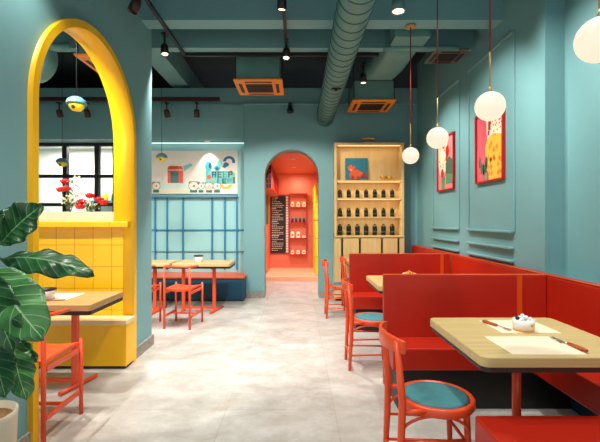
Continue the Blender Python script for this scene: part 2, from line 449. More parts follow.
t = tag(MB().box(RX0, RX0 + .02, 9.1, 10.0, 1.3, 2.0).build('narrow_wall_board', label_m), 'narrow dark green board on the left wall of the coral room', 'board')

t = thing('menu_board', (-.745, RB, .5), 'tall black menu board with rows of white writing in the coral room', 'menu board')
MB().box(0, .41, -.03, 0, 0, 1.56).build('board', black_board, t)
mb = MB(); random.seed(3)
for i in range(30):
    z = 1.49 - i * .049; x = .03
    big = i in (0, 6, 13, 21)
    while x < .33:
        w = random.uniform(.02, .06)
        if x + w > .36 or (random.random() < .25 and x > .15): break
        mb.box(x, x + w, -.033, -.03, z, z + (.02 if big else .011)); x += w + .012
mb.build('writing', offwhite, t)
mb = MB()
for i in range(22): mb.box(.42, .48, -.03, -.002, .02 + i * .07, .068 + i * .07)
mb.build('price_strip', white, t)
mb = MB().box(-.015, .5, -.02, -.001, 1.56, 1.59).box(-.015, .5, -.02, -.001, -.03, 0).box(-.0149, 0, -.02, -.001, 0, 1.56).box(.485, .5, -.02, -.001, 0, 1.56)
mb.build('frame', red, t)

t = thing('wall_shelf_unit', (-.23, RB, .46), 'red shelf unit with four lit shelves beside the black menu board', 'shelf unit')
MB().box(0, .47, -.012, 0, 0, 1.68).build('back_panel', coral, t)
for x in (0, .45): MB().box(x, x + .02, -.16, -.013, 0, 1.68).build('side_panel', red, t)
ZS = (.02, .46, .88, 1.3)
for z in ZS + (1.66,): MB().box(.021, .449, -.16, -.013, z - .02, z).build('shelf', red, t)
rows = [(0, 3, glow_bag, 'pale package', .09, .1), (1, 3, glow_bag, 'cream package', .1, .17), (2, 4, bluebench, 'dark blue tin', .065, .12), (3, 3, glow_bag, 'white package', .09, .13)]
names = {0: 'bottom', 1: 'second', 2: 'third', 3: 'top'}
for r, n, m_, nm, w, h in rows:
    first = None
    for k in range(n):
        x = -.23 + .08 + k * (.31 / (n - 1)); hh = h if not (r == 1 and k == 2) else .06
        pos = ('left', 'middle', 'right')[k] if n == 3 else ('far left', 'centre left', 'centre right', 'far right')[k]
        o = thing('shelf_tin' if r == 2 else 'shelf_package', (x, RB - .09, .46 + ZS[r]), '%s on the %s shelf of the red unit, %s' % (nm, names[r], pos), 'tin' if r == 2 else 'package', group='goods on the %s red shelf' % names[r])
        if r == 2:
            MB().lathe([(w / 2, 0), (w / 2, hh - .02), (w / 2 - .01, hh - .01)], n=14).build('body', m_, o); MB().lathe([(w / 2 - .01, hh - .01), (w / 2 - .01, hh)], n=14).build('lid', silver, o)
        else:
            MB().prism([(-w / 2, 0), (w / 2, 0), (w / 2 * .9, hh * .8), (w / 2 * .7, hh), (-w / 2 * .7, hh), (-w / 2 * .9, hh * .8)], -.03, .03, lambda a, b, c: Vector((a, c, b))).build('bag', m_, o, bevel=.005)
            MB().box(-w * .25, w * .25, -.033, -.03, hh * .3, hh * .6).build('label', redtrim, o)
light('shelf_unit_glow', 'AREA', (0.0, RB - .5, 2.45), 6, (1, .8, .6), (0, RB, 1.2), .3)

t = thing('yellow_wall_panel', (RX1, 9.35, .1), 'bright yellow jointed panel standing along the right wall of the coral room', 'panel')
for i in range(5): MB().box(-.07, -.001, 0, 1.5, .01 + i * .43, .43 + i * .43 - .006).build('panel_segment', yelpanel, t, bevel=.004)

# ------------------------------------------------------------------ yellow nook inside the arch
struct('wall_tiled', MB().box(-3.2, -1.815, 3.94, 4.24, 0, 1.33).box(-1.815, -1.72, 3.932, 3.9345, .0, 1.33), tiles_m)
struct('trim_14', MB().box(-3.25, -1.815, 3.85, 4.26, 1.33, 1.385).box(-1.8149, -1.64, 3.85, 3.9345, 1.33, 1.385), yellow, bevel=.006)
t = thing('yellow_bench', (-2.6, 3.92, 0), 'yellow box bench with a pale seat slab in the tiled nook behind the arch', 'bench')
MB().box(-.6, .99, -.17, .01, .03, .412).build('base', yellow, t)
MB().box(-.61, 1.0, -.185, .01, .413, .463).build('seat', cream, t, bevel=.008)
MB().box(-.58, .97, -.15, .0, 0, .03).build('plinth', darkbrown, t)

t = thing('planter_box', (-2.3, 4.18, 1.385), 'long off-white planter box on the yellow ledge above the tiles', 'planter')
mb = MB().box(-.41, .41, -.055, -.045, 0, .1).box(-.41, .41, .045, .055, 0, .1).box(-.41, -.4, -.045, .045, 0, .1).box(.4, .41, -.045, .045, 0, .1)
mb.build('box', mat('planter_white', (206, 190, 176), .6), t, bevel=.003); MB().box(-.399, .399, -.044, .044, 0, .05).build('soil', soil_m, t)

def bouquet(loc, blooms, sprays, label):
    t = thing('flower_bouquet', loc, label, 'flowers', group='bouquets in the planter box')
    L0 = Vector(loc)
    mb = MB(); rnd = random.Random(len(sprays))
    for p in blooms + sprays:
        q = p - L0; mb.tube([(rnd.uniform(-.03, .03), rnd.uniform(-.03, .03), -.02), (q.x * .5, q.y * .5, q.z * .55), q], .0025, 6)
    for k in range(14):
        q = sprays[k % len(sprays)] - L0
        c = q * rnd.uniform(.4, .9) + Vector((rnd.uniform(-.03, .03), rnd.uniform(-.03, .03), 0))
        M = Matrix.Translation(c) @ Matrix.Rotation(rnd.uniform(0, 6), 4, 'Z') @ Matrix.Rotation(rnd.uniform(-1, 1), 4, 'X')
        mb.lathe([(0, -.03), (.012, -.01), (.01, .01), (0, .035)], n=6, sy=.2, M=M)
    mb.build('stems', greenstem, t)
    for p in blooms:
        q = p - L0; mb = MB()
        for ring, (n, rr, rad) in enumerate(((5, .034, .028), (5, .022, .022), (3, .01, .016))):
            for k in range(n):
                a = 2 * PI * k / n + ring * .5
                M = Matrix.Translation(q + Vector((math.cos(a) * rr, math.sin(a) * rr, ring * .01))) @ Matrix.Rotation(a, 4, 'Z') @ Matrix.Rotation(.5 - ring * .1, 4, 'Y')
                mb.lathe([(0, -rad), (rad * .8, -rad * .5), (rad, 0), (rad * .8, rad * .6), (0, rad)], n=8, sx=.3, M=M)
        mb.build('bloom', redflower, t)
    for p in sprays:
        q = p - L0; mb = MB()
        for k in range(16):
            d = Vector((rnd.gauss(0, .022), rnd.gauss(0, .022), rnd.gauss(0, .025)))
            mb.ball(q + d, rnd.uniform(.006, .012), 6)
        mb.build('blossom_spray', whiteflower, t)
Yf = 4.18
bouquet((P(69, 212, Yf).x, Yf, 1.46), [P(65, 182, Yf), P(61, 190, Yf + .03), P(66, 189, Yf - .02)], [P(73, 184, Yf), P(71, 197, Yf - .02), P(79, 193, Yf), P(66, 200, Yf + .03), P(75, 203, Yf + .02), P(76, 178, Yf + .02)], 'tall bouquet of pale blossom with red blooms on its left, in the planter')
bouquet((P(88, 212, Yf).x, Yf, 1.46), [P(82, 202, Yf), P(90, 196, Yf + .02), P(99, 200, Yf), P(104, 203, Yf - .02), P(80, 207, Yf - .03)], [P(87, 203, Yf), P(94, 205, Yf + .02)], 'low spreading bouquet mostly of red blooms in the planter')

# ------------------------------------------------------------------ alcove furniture
t = thing('wall_bench', (-3.4, FARB, 0), 'long dark blue bench with an orange seat top under the alcove wall', 'bench')
MB().box(0, 2.42, -.33, -.001, .02, .394).box(0, 2.47, -.67, -.33, .02, .394).build('base', bluebench, t, bevel=.01)
MB().box(0, 2.42, -.34, -.001, .395, .418).box(0, 2.48, -.69, -.34, .395, .418).build('seat', redtrim, t, bevel=.006)
t = thing('bar_rack', (0, FARB, 0), 'blue metal rack of upright bars and ledge against the pale teal wall', 'rack')
for px in (155.2, 167.1, 183, 212, 224.8, 236.8):
    x = (px - 298) * 7.5 / 400
    MB().box(x - .012, x + .012, -.06, -.036, .47, 1.82).build('bar', blueframe, t)
MB().box(-3.35, -1.13, -.12, -.001, 1.82, 1.86).build('ledge', blueframe, t)
MB().box(-3.35, -1.13, -.125, -.1205, 1.825, 1.855).build('ledge_lit_edge', bluelamp, t)  # lighter blue strip stands in for the lit edge of the ledge
MB().box(-3.35, -1.0, -.03, -.015, 1.2, 1.222).build('crossbar', blueframe, t)
MB().box(-3.35, -1.0, -.03, -.015, .8, .815).build('crossbar', tealmetal, t)

t = thing('recessed_downlight', (-1.66, 7.34, 2.85), 'small round downlight under the bulkhead above the picture board', 'ceiling light')
MB().lathe([(.035, -.012), (.055, -.012), (.055, 0), (.035, 0)], n=20).build('bezel', offwhite, t)
MB().lathe([(0, -.006), (.034, -.006), (.034, -.002), (0, -.002)], n=20).build('lens', spot_on, t)
light('board_spot', 'SPOT', (-1.66, 7.34, 2.83), 20, (.95, 1, 1), (-1.66, 7.46, 2.0), .02, angle=75, blend=.5)
# picture board
aw = {k: mat('art_' + k, c, .5, var=.04) for k, c in dict(board=(232, 224, 210), orange=(238, 92, 50), dteal=(66, 118, 118), mint=(122, 196, 180), aqua=(70, 188, 190), navy=(16, 96, 130), yell=(252, 180, 60), pale=(206, 226, 214), sand=(240, 222, 186), green=(50, 110, 84), pink=(240, 190, 170)).items()}
mb = MB(); BY = FARB - .04
def art(px0, py0, px1, py1, k, d=0.0):
    a = P(px0, py0, 7.5); b = P(px1, py1, 7.5); mb.m(aw[k]); mb.box(a.x, b.x, BY - .002 - d, BY, b.z, a.z)
def artp(pts, k, d=0.0):
    mb.m(aw[k]); q = [P(x, y, 7.5) for x, y in pts]
    mb.prism([(v.x, v.z) for v in q], BY - .002 - d, BY, lambda a, b, c: Vector((a, c, b)))
def disc(cx, cy, rx, k, d=0, ry=None, a0=0, a1=360, ri=0):
    ry = ry or rx; n = 18
    o = [(cx + rx * math.cos(math.radians(a0 + (a1 - a0) * i / n)), cy + ry * math.sin(math.radians(a0 + (a1 - a0) * i / n))) for i in range(n + 1)]
    if ri:
        for i in range(n):
            u, w = o[i], o[i + 1]; f = ri / rx
            artp([u, w, (cx + (w[0] - cx) * f, cy + (w[1] - cy) * f), (cx + (u[0] - cx) * f, cy + (u[1] - cy) * f)], k, d)
    else: artp(o[:-1] if a1 - a0 == 360 else o, k, d)
a = P(120, 150.9, 7.5); b = P(237.5, 194.3, 7.5)
mb.m(aw['board']); mb.box(a.x, b.x, BY, FARB - .001, 1.89, 2.70)
art(160, 184, 191, 189, 'pale'); art(159, 189, 192, 193.5, 'sand', .001)          # counter
art(167.5, 168, 183, 183, 'orange', .002); artp([(167.5, 169), (168.5, 166), (181.5, 166), (183, 169)], 'orange', .003)
art(168, 169.5, 182.5, 170.5, 'sand', .004); art(170.5, 172, 178.5, 182.8, 'dteal', .004)
artp([(183, 166), (190, 163), (193, 165), (184, 171)], 'mint', .001)
for cx, s in ((156, 1), (193.5, 1.2), (201, .8), (209, 1), (217, 1)):               # small round critters
    disc(cx, 186, 4.3 * s, 'green', .002, 4.1 * s); disc(cx - 2.6 * s, 183, 1.7 * s, 'orange', .001); disc(cx + 2.6 * s, 183, 1.7 * s, 'mint', .001)
    disc(cx, 186, 3.8 * s, 'board', .003, 3.6 * s); artp([(cx - 3 * s, 187), (cx + 3 * s, 186.4), (cx + 3 * s, 187.4), (cx - 3 * s, 188)], 'sand', .0045)
    disc(cx + .4, 186, 1 * s, 'orange', .005); art(cx - 3 * s, 190, cx + 3 * s, 192.5, 'green', .004)
disc(209, 188, 3.2, 'pink', .006, 2.4)
disc(208.5, 166.5, 3.4, 'aqua', .003, 5); disc(210, 165.5, 1.4, 'navy', .004, 3); disc(217, 168.5, 1.8, 'navy', .005, 1.6); artp([(205.5, 171), (232, 171), (235, 174), (235, 184), (205.5, 184)], 'mint', .002); disc(217, 168, 3.2, 'aqua', .003, 3); disc(219.5, 163.5, 2.6, 'mint', .004, 3.5)
art(206, 162, 208, 178, 'aqua', .004)
disc(229, 161.5, 6, 'navy', .004, 5.5, 180, 380, 3.2); disc(226, 164.5, 2.8, 'navy', .005, 2.2); artp([(222, 167), (226, 162), (229, 164), (225, 168)], 'navy', .006)
# lettering in two rows of blocky strokes
def letter(ch, x, y, w, h, k):
    s = w * .28
    segs = {'R': [(0, 0, s, h), (0, 0, w, s), (w - s, 0, w, h * .5), (0, h * .5 - s / 2, w, h * .5 + s / 2), (w * .6, h * .5, w * .6 + s, h)],
            'E': [(0, 0, s, h), (0, 0, w, s), (0, h / 2 - s / 2, w * .85, h / 2 + s / 2), (0, h - s, w, h)],
            'P': [(0, 0, s, h), (0, 0, w, s), (w - s, 0, w, h * .5), (0, h * .5 - s / 2, w, h * .5 + s / 2)]}[ch]
    for q in segs: art(x + q[0], y + q[1], x + q[2], y + q[3], k, .006)
for i, (ch, k) in enumerate(zip('REEP', ('navy', 'dteal', 'aqua', 'green'))): letter(ch, 212 + i * 5.4, 171.5, 4.3, 6, k)
for i, (ch, k) in enumerate(zip('EEP', ('aqua', 'navy', 'aqua'))): letter(ch, 217 + i * 5.2, 178.5, 4.2, 5, k)
disc(209, 177, 2.4, 'orange', .005, 2.2)
disc(226, 184.5, 6, 'yell', .003, 4.6, 0, 180, 3); disc(231, 171.5, 1, 'orange', .006)
art(233, 177, 235, 183, 'green', .006)
o = mb.build('mural_board'); tag(o, 'wide cream picture board with orange hut, turquoise lettering and small white critters', 'picture board')

# ------------------------------------------------------------------ cabinet
CX0, CX1, CF = .628, 1.83, 6.9
t = thing('display_cabinet', (CX0, CF, 0), 'tall pale wooden display cabinet with bottle shelves right of the arched doorway', 'cabinet')
W = CX1 - CX0; D = FAR - .022 - CF
MB().box(0, .04, 0, D, .06, 2.737).build('side_panel', cabwood, t); MB().box(W - .04, W, 0, D, .06, 2.737).build('side_panel', cabwood, t)
MB().box(.04, W - .04, 0, D, 2.697, 2.737).build('top_panel', cabwood, t)
MB().box(.04, W - .04, D - .02, D, .06, 2.697).build('back_panel', cabwood, t)
SH = [1.13, 1.455, 1.786, 2.09]
for z in SH[1:]: MB().box(.04, W - .04, .01, D - .02, z - .022, z).build('shelf', cabwood, t)
MB().box(.0, W, -.03, D - .02, SH[0] - .03, SH[0]).build('counter', cabwood, t, bevel=.004)
MB().box(.03, W - .03, .02, D, 0, .06).build('plinth', darkbrown, t)
MB().box(.04, W - .04, .06, D - .02, .08, SH[0] - .03).build('inner_panel', cabwood, t)
dx = [(0, .115), (.15, .42), (.455, .8), (.835, 1.085), (1.12, W)]
doors = [MB().box(max(x0, .0), min(x1, W), -.02, -.001, .07, SH[0] - .045).build('door', cabwood, t, bevel=.003) for x0, x1 in dx]
for dr, (a0, a1), (b0, b1) in zip(doors, dx, dx[1:]): MB().box(a1 + .003, b0 - .003, .0, .03, .2, SH[0] - .08).build('handle_recess', darkbrown, dr)
for z in (SH[2] - .028, SH[3] - .028, 2.69):
    MB().box(.06, W - .06, .03, .05, z - .006, z + .001 if z > 2.5 else z).build('light_strip', ledwarm, t)
    light('cabinet_glow', 'AREA', ((CX0 + CX1) / 2, CF + .04, z - .015), 1.5 if z < 2.5 else 1.5, (1, .72, .42), ((CX0 + CX1) / 2, CF + .12, z - .4), 1.05, .02)
light('cabinet_glow', 'AREA', ((CX0 + CX1) / 2, CF + .04, SH[1] - .03), 1.6, (1, .76, .5), ((CX0 + CX1) / 2, CF + .12, 1.1), 1.05, .02)

b0 = None
for r, (z, hh) in enumerate(((SH[0], .2), (SH[1], .16), (SH[2], .15))):
    for k in range(7):
        x = CX0 + .11 + k * .1525; loc = (x, CF + .12, z)
        lab = ['squat dark bottle with a round shoulder on the lowest open cabinet shelf', 'small dark bottle on the middle open cabinet shelf', 'small dark bottle on the upper bottle shelf of the cabinet'][r]
        lab = lab + (', ' + ('leftmost', 'second from left', 'third from left', 'centre one', 'third from right', 'second from right', 'rightmost')[k])
        if b0 is None:
            b0 = thing('bottle', loc, lab, 'bottle', group='dark bottles in the cabinet')
            MB().lathe([(0, 0), (.04, 0), (.042, .008), (.042, .14), (.038, .162), (.028, .18), (.018, .187)], n=18).build('glass_body', bottle_m, b0)
            MB().lathe([(.0427, .05), (.0427, .075)], n=18).build('label', label_m, b0)
            MB().lathe([(.0185, .185), (.0175, .2), (0, .202)], n=14).build('cap', capm, b0)
        else:
            b = dup(b0, loc, label=lab); b.scale = (1, 1, hh / .2)
            if r: b.scale = (.9, .9, hh / .2)

# small picture leaning in the cabinet
pm = {k: mat('fox_' + k, c, .5, var=.15, scale=20) for k, c in dict(bg=(20, 110, 130), o=(214, 84, 38), r=(150, 40, 34), w=(230, 190, 120)).items()}
t = thing('leaning_picture', (CX0 + .41, CF + .17, SH[3]), 'small teal picture with an orange animal leaning inside the cabinet top', 'picture')
t.rotation_euler = (-.08, 0, 0)
MB().box(-.2, .2, 0, .015, 0, .41).build('canvas', pm['bg'], t)
mb = MB().m(pm['o'])
T = lambda a, b, c: Vector((a, c, b))
mb.prism([(-.12, .05), (.02, .03), (.12, .08), (.1, .16), (.02, .2), (-.06, .2), (-.13, .14)], -.006, 0, T)
mb.prism([(-.14, .18), (-.05, .16), (-.02, .27), (-.07, .25), (-.1, .3), (-.16, .25)], -.008, 0, T)
mb.m(pm['r']).prism([(.06, .06), (.18, .05), (.17, .14), (.1, .12)], -.01, 0, T).prism([(-.1, .0), (-.06, .0), (-.05, .09), (-.09, .09)], -.01, 0, T).prism([(.0, .0), (.04, .0), (.05, .08), (.01, .08)], -.01, 0, T)
mb.m(pm['w']).prism([(-.13, .2), (-.09, .18), (-.09, .22)], -.011, 0, T)
mb.build('painted_animal', None, t)
for i, (x, r, lb) in enumerate(((.87, .055, 'wide gold bowl left of the other two in the cabinet top'), (.97, .05, 'gold bowl in the middle of three in the cabinet top'), (1.07, .045, 'smallest gold bowl at the right in the cabinet top'))):
    o = thing('gold_bowl', (CX0 + x, CF + .11, SH[3]), lb, 'bowl', group='gold bowls in the cabinet')
    MB().lathe([(r * .5, 0), (r * .55, .01), (r * .95, .05), (r, .085 - i * .01), (r * .9, .085 - i * .01), (r * .5, .03), (0, .02)], n=20).build('bowl', gold, o)
t = thing('picture_light', ((CX0 + CX1) / 2 - .02, CF + .06, 2.738), 'small brass picture light on top of the wooden cabinet', 'lamp')
MB().box(-.03, .03, -.03, .03, 0, .015).tube([(0, 0, .01), (0, 0, .06)], .006, 8).build('stem', brass, t)
MB().box(-.11, .11, -.07, -.01, .055, .08).build('head', brass, t, bevel=.006)

# ------------------------------------------------------------------ framed pictures on the right wall
pp = {k: mat('print_' + k, c, .45, var=.08, scale=8) for k, c in dict(pink=(232, 96, 110), rose=(244, 140, 140), yell=(246, 196, 70), orange=(240, 140, 50), green=(86, 150, 110), cream=(250, 236, 206), red=(206, 20, 24), dark=(70, 110, 90)).items()}
def framed(y0, y1, z0, z1, label, variant):
    w = y1 - y0; h = z1 - z0
    t = thing('framed_print', (XR, (y0 + y1) / 2, z0), label, 'picture', group='framed prints on the right wall')
    mb = MB(); f = .02
    mb.box(-.035, -.001, -w / 2, w / 2, 0, f).box(-.035, -.001, -w / 2, w / 2, h - f, h).box(-.035, -.001, -w / 2, -w / 2 + f, f, h - f).box(-.035, -.001, w / 2 - f, w / 2, f, h - f)
    mb.build('frame', mat('frame_red_%d' % variant, (176, 14, 20), .4), t)
    mb = MB()
    # print coordinates: a to the right as seen (toward -Y), b up, both 0..1
    def T2(a, b, c): return Vector((-c, w / 2 - f - a * (w - 2 * f), f + b * (h - 2 * f)))
    def poly(pts, m_, d): mb.m(m_).prism(pts, .012, .014 + d, T2)
    rnd = random.Random(variant)
    if variant == 1:
        poly([(0, 0), (1, 0), (1, 1), (0, 1)], pp['pink'], 0)
        poly([(.35, 1), (1, 1), (1, 0), (.72, 0), (.5, .3), (.42, .6)], pp['cream'], .001)
        poly([(.42, .6), (.62, .66), (1, .6), (1, 0), (.5, 0), (.36, .25), (.34, .5)], pp['yell'], .002)
        for i in range(18):
            a = rnd.uniform(.45, .95); b = rnd.uniform(.08, .55); poly([(a - .05, b), (a, b - .04), (a + .05, b), (a, b + .05)], pp['orange'], .003)
        for i in range(26):
            a = rnd.uniform(.48, .97); b = rnd.uniform(.62, .98); poly([(a - .018, b), (a, b - .015), (a + .018, b), (a, b + .015)], pp['red'], .003)
        for i in range(9):
            a = rnd.uniform(.1, .45); b = rnd.uniform(.02, .3); poly([(a - .03, b - .05), (a + .02, b - .04), (a + .04, b + .08), (a, b + .12), (a - .04, b + .05)], pp['green' if i % 2 else 'dark'], .004)
        poly([(.47, .74), (.53, .72), (.56, .84), (.52, .92), (.48, .86)], pp['red'], .005)
        poly([(.44, .66), (.5, .66), (.5, .73), (.45, .72)], pp['red'], .004)
    else:
        poly([(0, 0), (1, 0), (1, 1), (0, 1)], pp['rose'], 0)
        poly([(.1, .3), (.5, .35), (.6, 1), (0, 1), (0, .5)], pp['cream'], .001)
        poly([(.5, .25), (.95, .2), (1, .5), (.7, .62), (.5, .5)], pp['dark'], .002)
        poly([(.5, .1), (.9, .1), (.95, .25), (.55, .3)], pp['green'], .003)
        poly([(.22, 0), (.42, 0), (.44, .24), (.33, .3), (.22, .22)], pp['green'], .003)
        for a, b, s in ((.6, .72, .11), (.28, .32, .09), (.55, .6, .06), (.35, .86, .06)):
            poly([(a - s, b), (a - s * .4, b - s), (a + s * .6, b - s * .8), (a + s, b), (a + s * .5, b + s), (a - s * .5, b + s * .9)], pp['red'], .005)
        for i in range(22):
            a = rnd.uniform(.05, .55); b = rnd.uniform(.35, .97); poly([(a - .03, b), (a, b - .02), (a + .03, b), (a, b + .02)], pp[rnd.choice(('red', 'orange', 'yell'))], .004)
    mb.build('print', None, t)
framed(4.14, 4.79, 1.825, 2.63, 'larger red-framed print with a yellow patterned shape and red dots, nearer the camera', 1)
framed(5.46, 6.1, 1.825, 2.61, 'red-framed print with red blooms and dark green shapes, nearer the cabinet', 2)

# ------------------------------------------------------------------ red banquettes
def bench_booth(Y, label):
    t = thing('booth_bench', (.70, Y, 0), label, 'bench', group='red booth benches across the room')
    MB().box(0, 1.326, 0, .05, .05, .949).build('backrest', red, t, bevel=.006)
    MB().box(1.085, 1.125, -.006, 0, .46, .947).build('piping', redtrim, t)
    MB().box(.001, 1.326, -.31, -.001, .286, .45).build('seat', red, t, bevel=.012)
    MB().box(.04, 1.32, -.295, -.002, 0, .285).build('plinth', black, t)
    MB().box(.02, 1.32, .005, .045, 0, .05).build('foot_rail', black, t)
    MB().box(0, 1.326, .002, .048, .95, .955).build('top_highlight', redtrim, t)  # orange strip drawn as the thin highlight along the back's top
    return t
bb = bench_booth(3.26, 'red booth bench with high back behind the nearest table, its seat facing the camera')
b2 = dup(bb, (.68, 5.29, 0), label='red booth bench with high back farther down, between the second and third tables')
for c in b2.children:
    if c.name.startswith('piping'): c.location.x = .12
t = thing('near_bench', (.85, 1.93, 0), 'red bench seat nearest the camera, cut by the bottom of the picture', 'bench')
MB().box(0, .86, -.45, 0, .29, .46).build('seat', red, t, bevel=.012); MB().box(.05, .86, -.4, -.05, 0, .289).build('plinth', black, t)
t = thing('wall_banquette', (2.03, 0, 0), 'long red banquette running along the right wall', 'bench')
MB().box(0, .105, -1.0, 7.15, .3, .949).build('backrest', red, t, bevel=.015)
MB().box(.0, .018, -1.0, 7.15, .9495, .955).build('top_highlight', redtrim, t)  # highlight along the banquette top, put in as an orange strip
MB().box(-.31, -.001, -1.0, 2.95, .275, .45).build('seat', red, t, bevel=.012)
MB().box(-.31, -.001, 3.315, 4.975, .275, .45).build('seat', red, t, bevel=.012)
MB().box(-.31, -.001, 5.345, 7.15, .275, .45).build('seat', red, t, bevel=.012)
MB().box(.0, .1, -1.0, 7.15, 0, .299).build('plinth', bluebench, t)

# ------------------------------------------------------------------ right-hand tables
def right_table(loc, w, d, label):
    t = thing('dining_table', loc, label, 'table', group='tables of the red booths')
    MB().prism(rounded(w, d, .045), .7, .75).build('tabletop', tablewood, t, bevel=.006)
    MB().prism(rounded(w - .02, d - .02, .04), .675, .6995).build('underside_board', darkbrown, t)
    MB().tube([(-.03, 0, .02), (-.03, 0, .674)], .024, 20).build('pedestal', chairred, t)
    MB().lathe([(.0, 0), (.2, 0), (.2, .012), (.04, .022), (.03, .03)], c=(-.03, 0, 0), n=32).build('base', black, t)
    return t
tb = right_table((1.275, 2.28, 0), .81, .78, 'square oak table with rounded corners nearest the camera, in the red booth')
dup(tb, (1.20, 4.31, 0), label='oak table in the second red booth, half hidden by the nearest bench back')
dup(tb, (1.19, 6.40, 0), label='oak table in the farthest red booth, before the cabinet')

def placemat(loc, w, d, label, rz=0):
    return tag(MB().box(-w / 2, w / 2, -d / 2, d / 2, 0, .002).build('placemat', plac, loc=loc), label, 'placemat')
placemat((1.215, 2.075, .7505), .36, .30, 'cream paper placemat at the near side of the nearest right table')
placemat((1.34, 2.44, .7505), .34, .29, 'cream paper placemat at the far side of the nearest right table')

def cutlery(kind, a, b, label):
    a = Vector(a); b = Vector(b); d = (b - a); L = d.length
    t = thing(kind, a, label, kind, rz=math.atan2(d.y, d.x))
    MB().tube([(0, 0, .008), (.02, 0, .009), (L * .5, 0, .008)], [.007, .0105, .008], 10).build('handle', handle, t)
    mb = MB().tube([(L * .5, 0, .008), (L * .72, 0, .006)], .003, 8)
    if kind == 'fork':
        mb.box(L * .72, L * .84, -.011, .011, .005, .008)
        for k in range(4): mb.box(L * .84, L, -.011 + k * .0063, -.008 + k * .0063, .005, .008)
    else:
        mb.prism([(L * .7, -.005), (L * .95, -.009), (L, .002), (L * .95, .008), (L * .7, .006)], .0045, .007)
    mb.build('head', silver, t)
cutlery('fork', (1.41, 1.95, .7535), (1.385, 2.19, .7535), 'silver fork with a brown handle on the near placemat')
cutlery('knife', (1.31, 2.235, .753), (1.385, 2.235, .753), 'short silver knife lying across the top of the near placemat') if False else None
cutlery('knife', (1.17, 2.53, .7535), (1.245, 2.33, .7535), 'knife with a brown handle on the far placemat')
t = thing('cutlery_rest', P(553, 341.5, 2.18) * 1.0, 'small brown cutlery rest under the silver fork', 'rest')
t.location = (1.393, 2.11, .7526); MB().prism([(-.014, 0), (.014, 0), (.009, .0045), (-.009, .0045)], -.008, .008, lambda a, b, c: Vector((a, c, b))).build('block', handle, t)

def topped_bowl(loc, r, h, label, topcol, foot=goldband, n=20, group='white bowls on the tables'):
    t = thing('dessert_bowl', loc, label, 'bowl', group=group)
    MB().lathe([(r * .86, 0), (r * .92, .004), (r * .95, h * .2)], n=28).build('foot_band', foot, t)
    MB().lathe([(r * .95, h * .2), (r, h), (r * .94, h), (r * .88, h * .6), (0, h * .55)], n=28).build('bowl', white, t)
    rnd = random.Random(5); mb = MB()
    for k in range(n):
        a = rnd.uniform(0, 2 * PI); rr = r * .72 * math.sqrt(rnd.random())
        mb.ball((rr * math.cos(a), rr * math.sin(a), h + rnd.uniform(-.012, .004) + (.012 if rr < r * .4 else 0)), rnd.uniform(.009, .014) * r / .07, 8)
    mb.build('topping', topcol, t)
    return t
b = topped_bowl((1.325, 2.35, .7505), .06, .068, 'white bowl with gold foot heaped with white blossoms on the nearest right table', white, n=34)
MB().ball((-.038, -.005, .074), .012, 10).ball((-.026, .02, .075), .011, 10).build('berry', black, b)
MB().lathe([(0, -.001), (.008, 0), (0, .001)], n=10, M=Matrix.Translation((.012, -.067, .045)) @ Matrix.Rotation(PI / 2, 4, 'X')).build('emblem', goldband, b)
topped_bowl((1.23, 4.42, .7505), .075, .06, 'white bowl topped with orange pieces on the second booth table', goldband, foot=white)

# ------------------------------------------------------------------ round-seat chairs (aisle side, facing the tables)
def round_chair(loc, label, rz=0):
    t = thing('round_seat_chair', loc, label, 'chair', rz, 'red chairs with round teal seats')
    MB().lathe([(.165, .42), (.192, .422), (.197, .428), (.197, .458), (.192, .465), (.176, .467), (.17, .455), (0, .45)], n=40).build('seat', chairred, t)
    MB().lathe([(0, .452), (.165, .456), (.168, .464), (.15, .471), (0, .474)], n=40).build('seat_pad', padteal, t)
    for s in (-1, 1):
        MB().tube([(-.24, s * .15, 0), (-.225, s * .155, .3), (-.22, s * .16, .5), (-.25, s * .165, .8)], [.014, .019, .02, .014], 12).build('leg', chairred, t)
        MB().tube([(.13, s * .135, 0), (.115, s * .12, .43)], [.012, .018], 12).build('leg', chairred, t)
        for z in (.14, .285): MB().tube([(-.232 + z * .03, s * .152, z), (.13 - z * .035, s * (.135 - z * .035), z)], .008, 10).build('stretcher', chairred, t)
        MB().tube([(-.05 - .17 * math.cos(a), s * (.142 - .01 * k / 12 + .006), .33 + .085 * math.sin(a)) for k, a in ((q, PI * q / 12) for q in range(13))], .008, 8).build('arch_brace', chairred, t)
        MB().tube([(-.222, s * .157, .44), (-.1, s * .155, .445)], .013, 10).build('seat_bracket', chairred, t)
    MB().tube([(-.236, -.155, .14), (-.236, .155, .14)], .009, 10).build('stretcher', chairred, t)
    MB().tube([(.125, -.13, .26), (.125, .13, .26)], .009, 10).build('stretcher', chairred, t)
    # curved back band
    mb = MB(); n = 18; ins, outs = [], []
    for k in range(n + 1):
        y = -.2 + .4 * k / n; q = y / .2
        x = -.29 + .07 * q * q
        top = .82 - .012 * q * q; bot = .735 + .008 * q * q
        ins.append((x + .009, y, bot, top)); outs.append((x - .009, y, bot, top))
    rings = [[mb.bm.verts.new((a[0], a[1], a[2])), mb.bm.verts.new((a[0], a[1], a[3])), mb.bm.verts.new((c[0], c[1], c[3])), mb.bm.verts.new((c[0], c[1], c[2]))] for a, c in zip(ins, outs)]
    for a, c in zip(rings, rings[1:]):
        for k in range(4): mb._f((a[k], a[(k + 1) % 4], c[(k + 1) % 4], c[k]), True)
    mb._f(rings[0]); mb._f(rings[-1][::-1])
    for e in mb.bm.edges:
        if len(e.link_faces) == 2 and e.calc_face_angle(0) > .6: e.smooth = False
    mb.build('backrest', chairred, t, bevel=.005)
    return t
c1 = round_chair((.74, 2.15, 0), 'red chair with round teal seat nearest the camera, at the nearest oak table')
dup(c1, (.72, 3.87, 0), label='red chair with round teal seat beside the second booth')
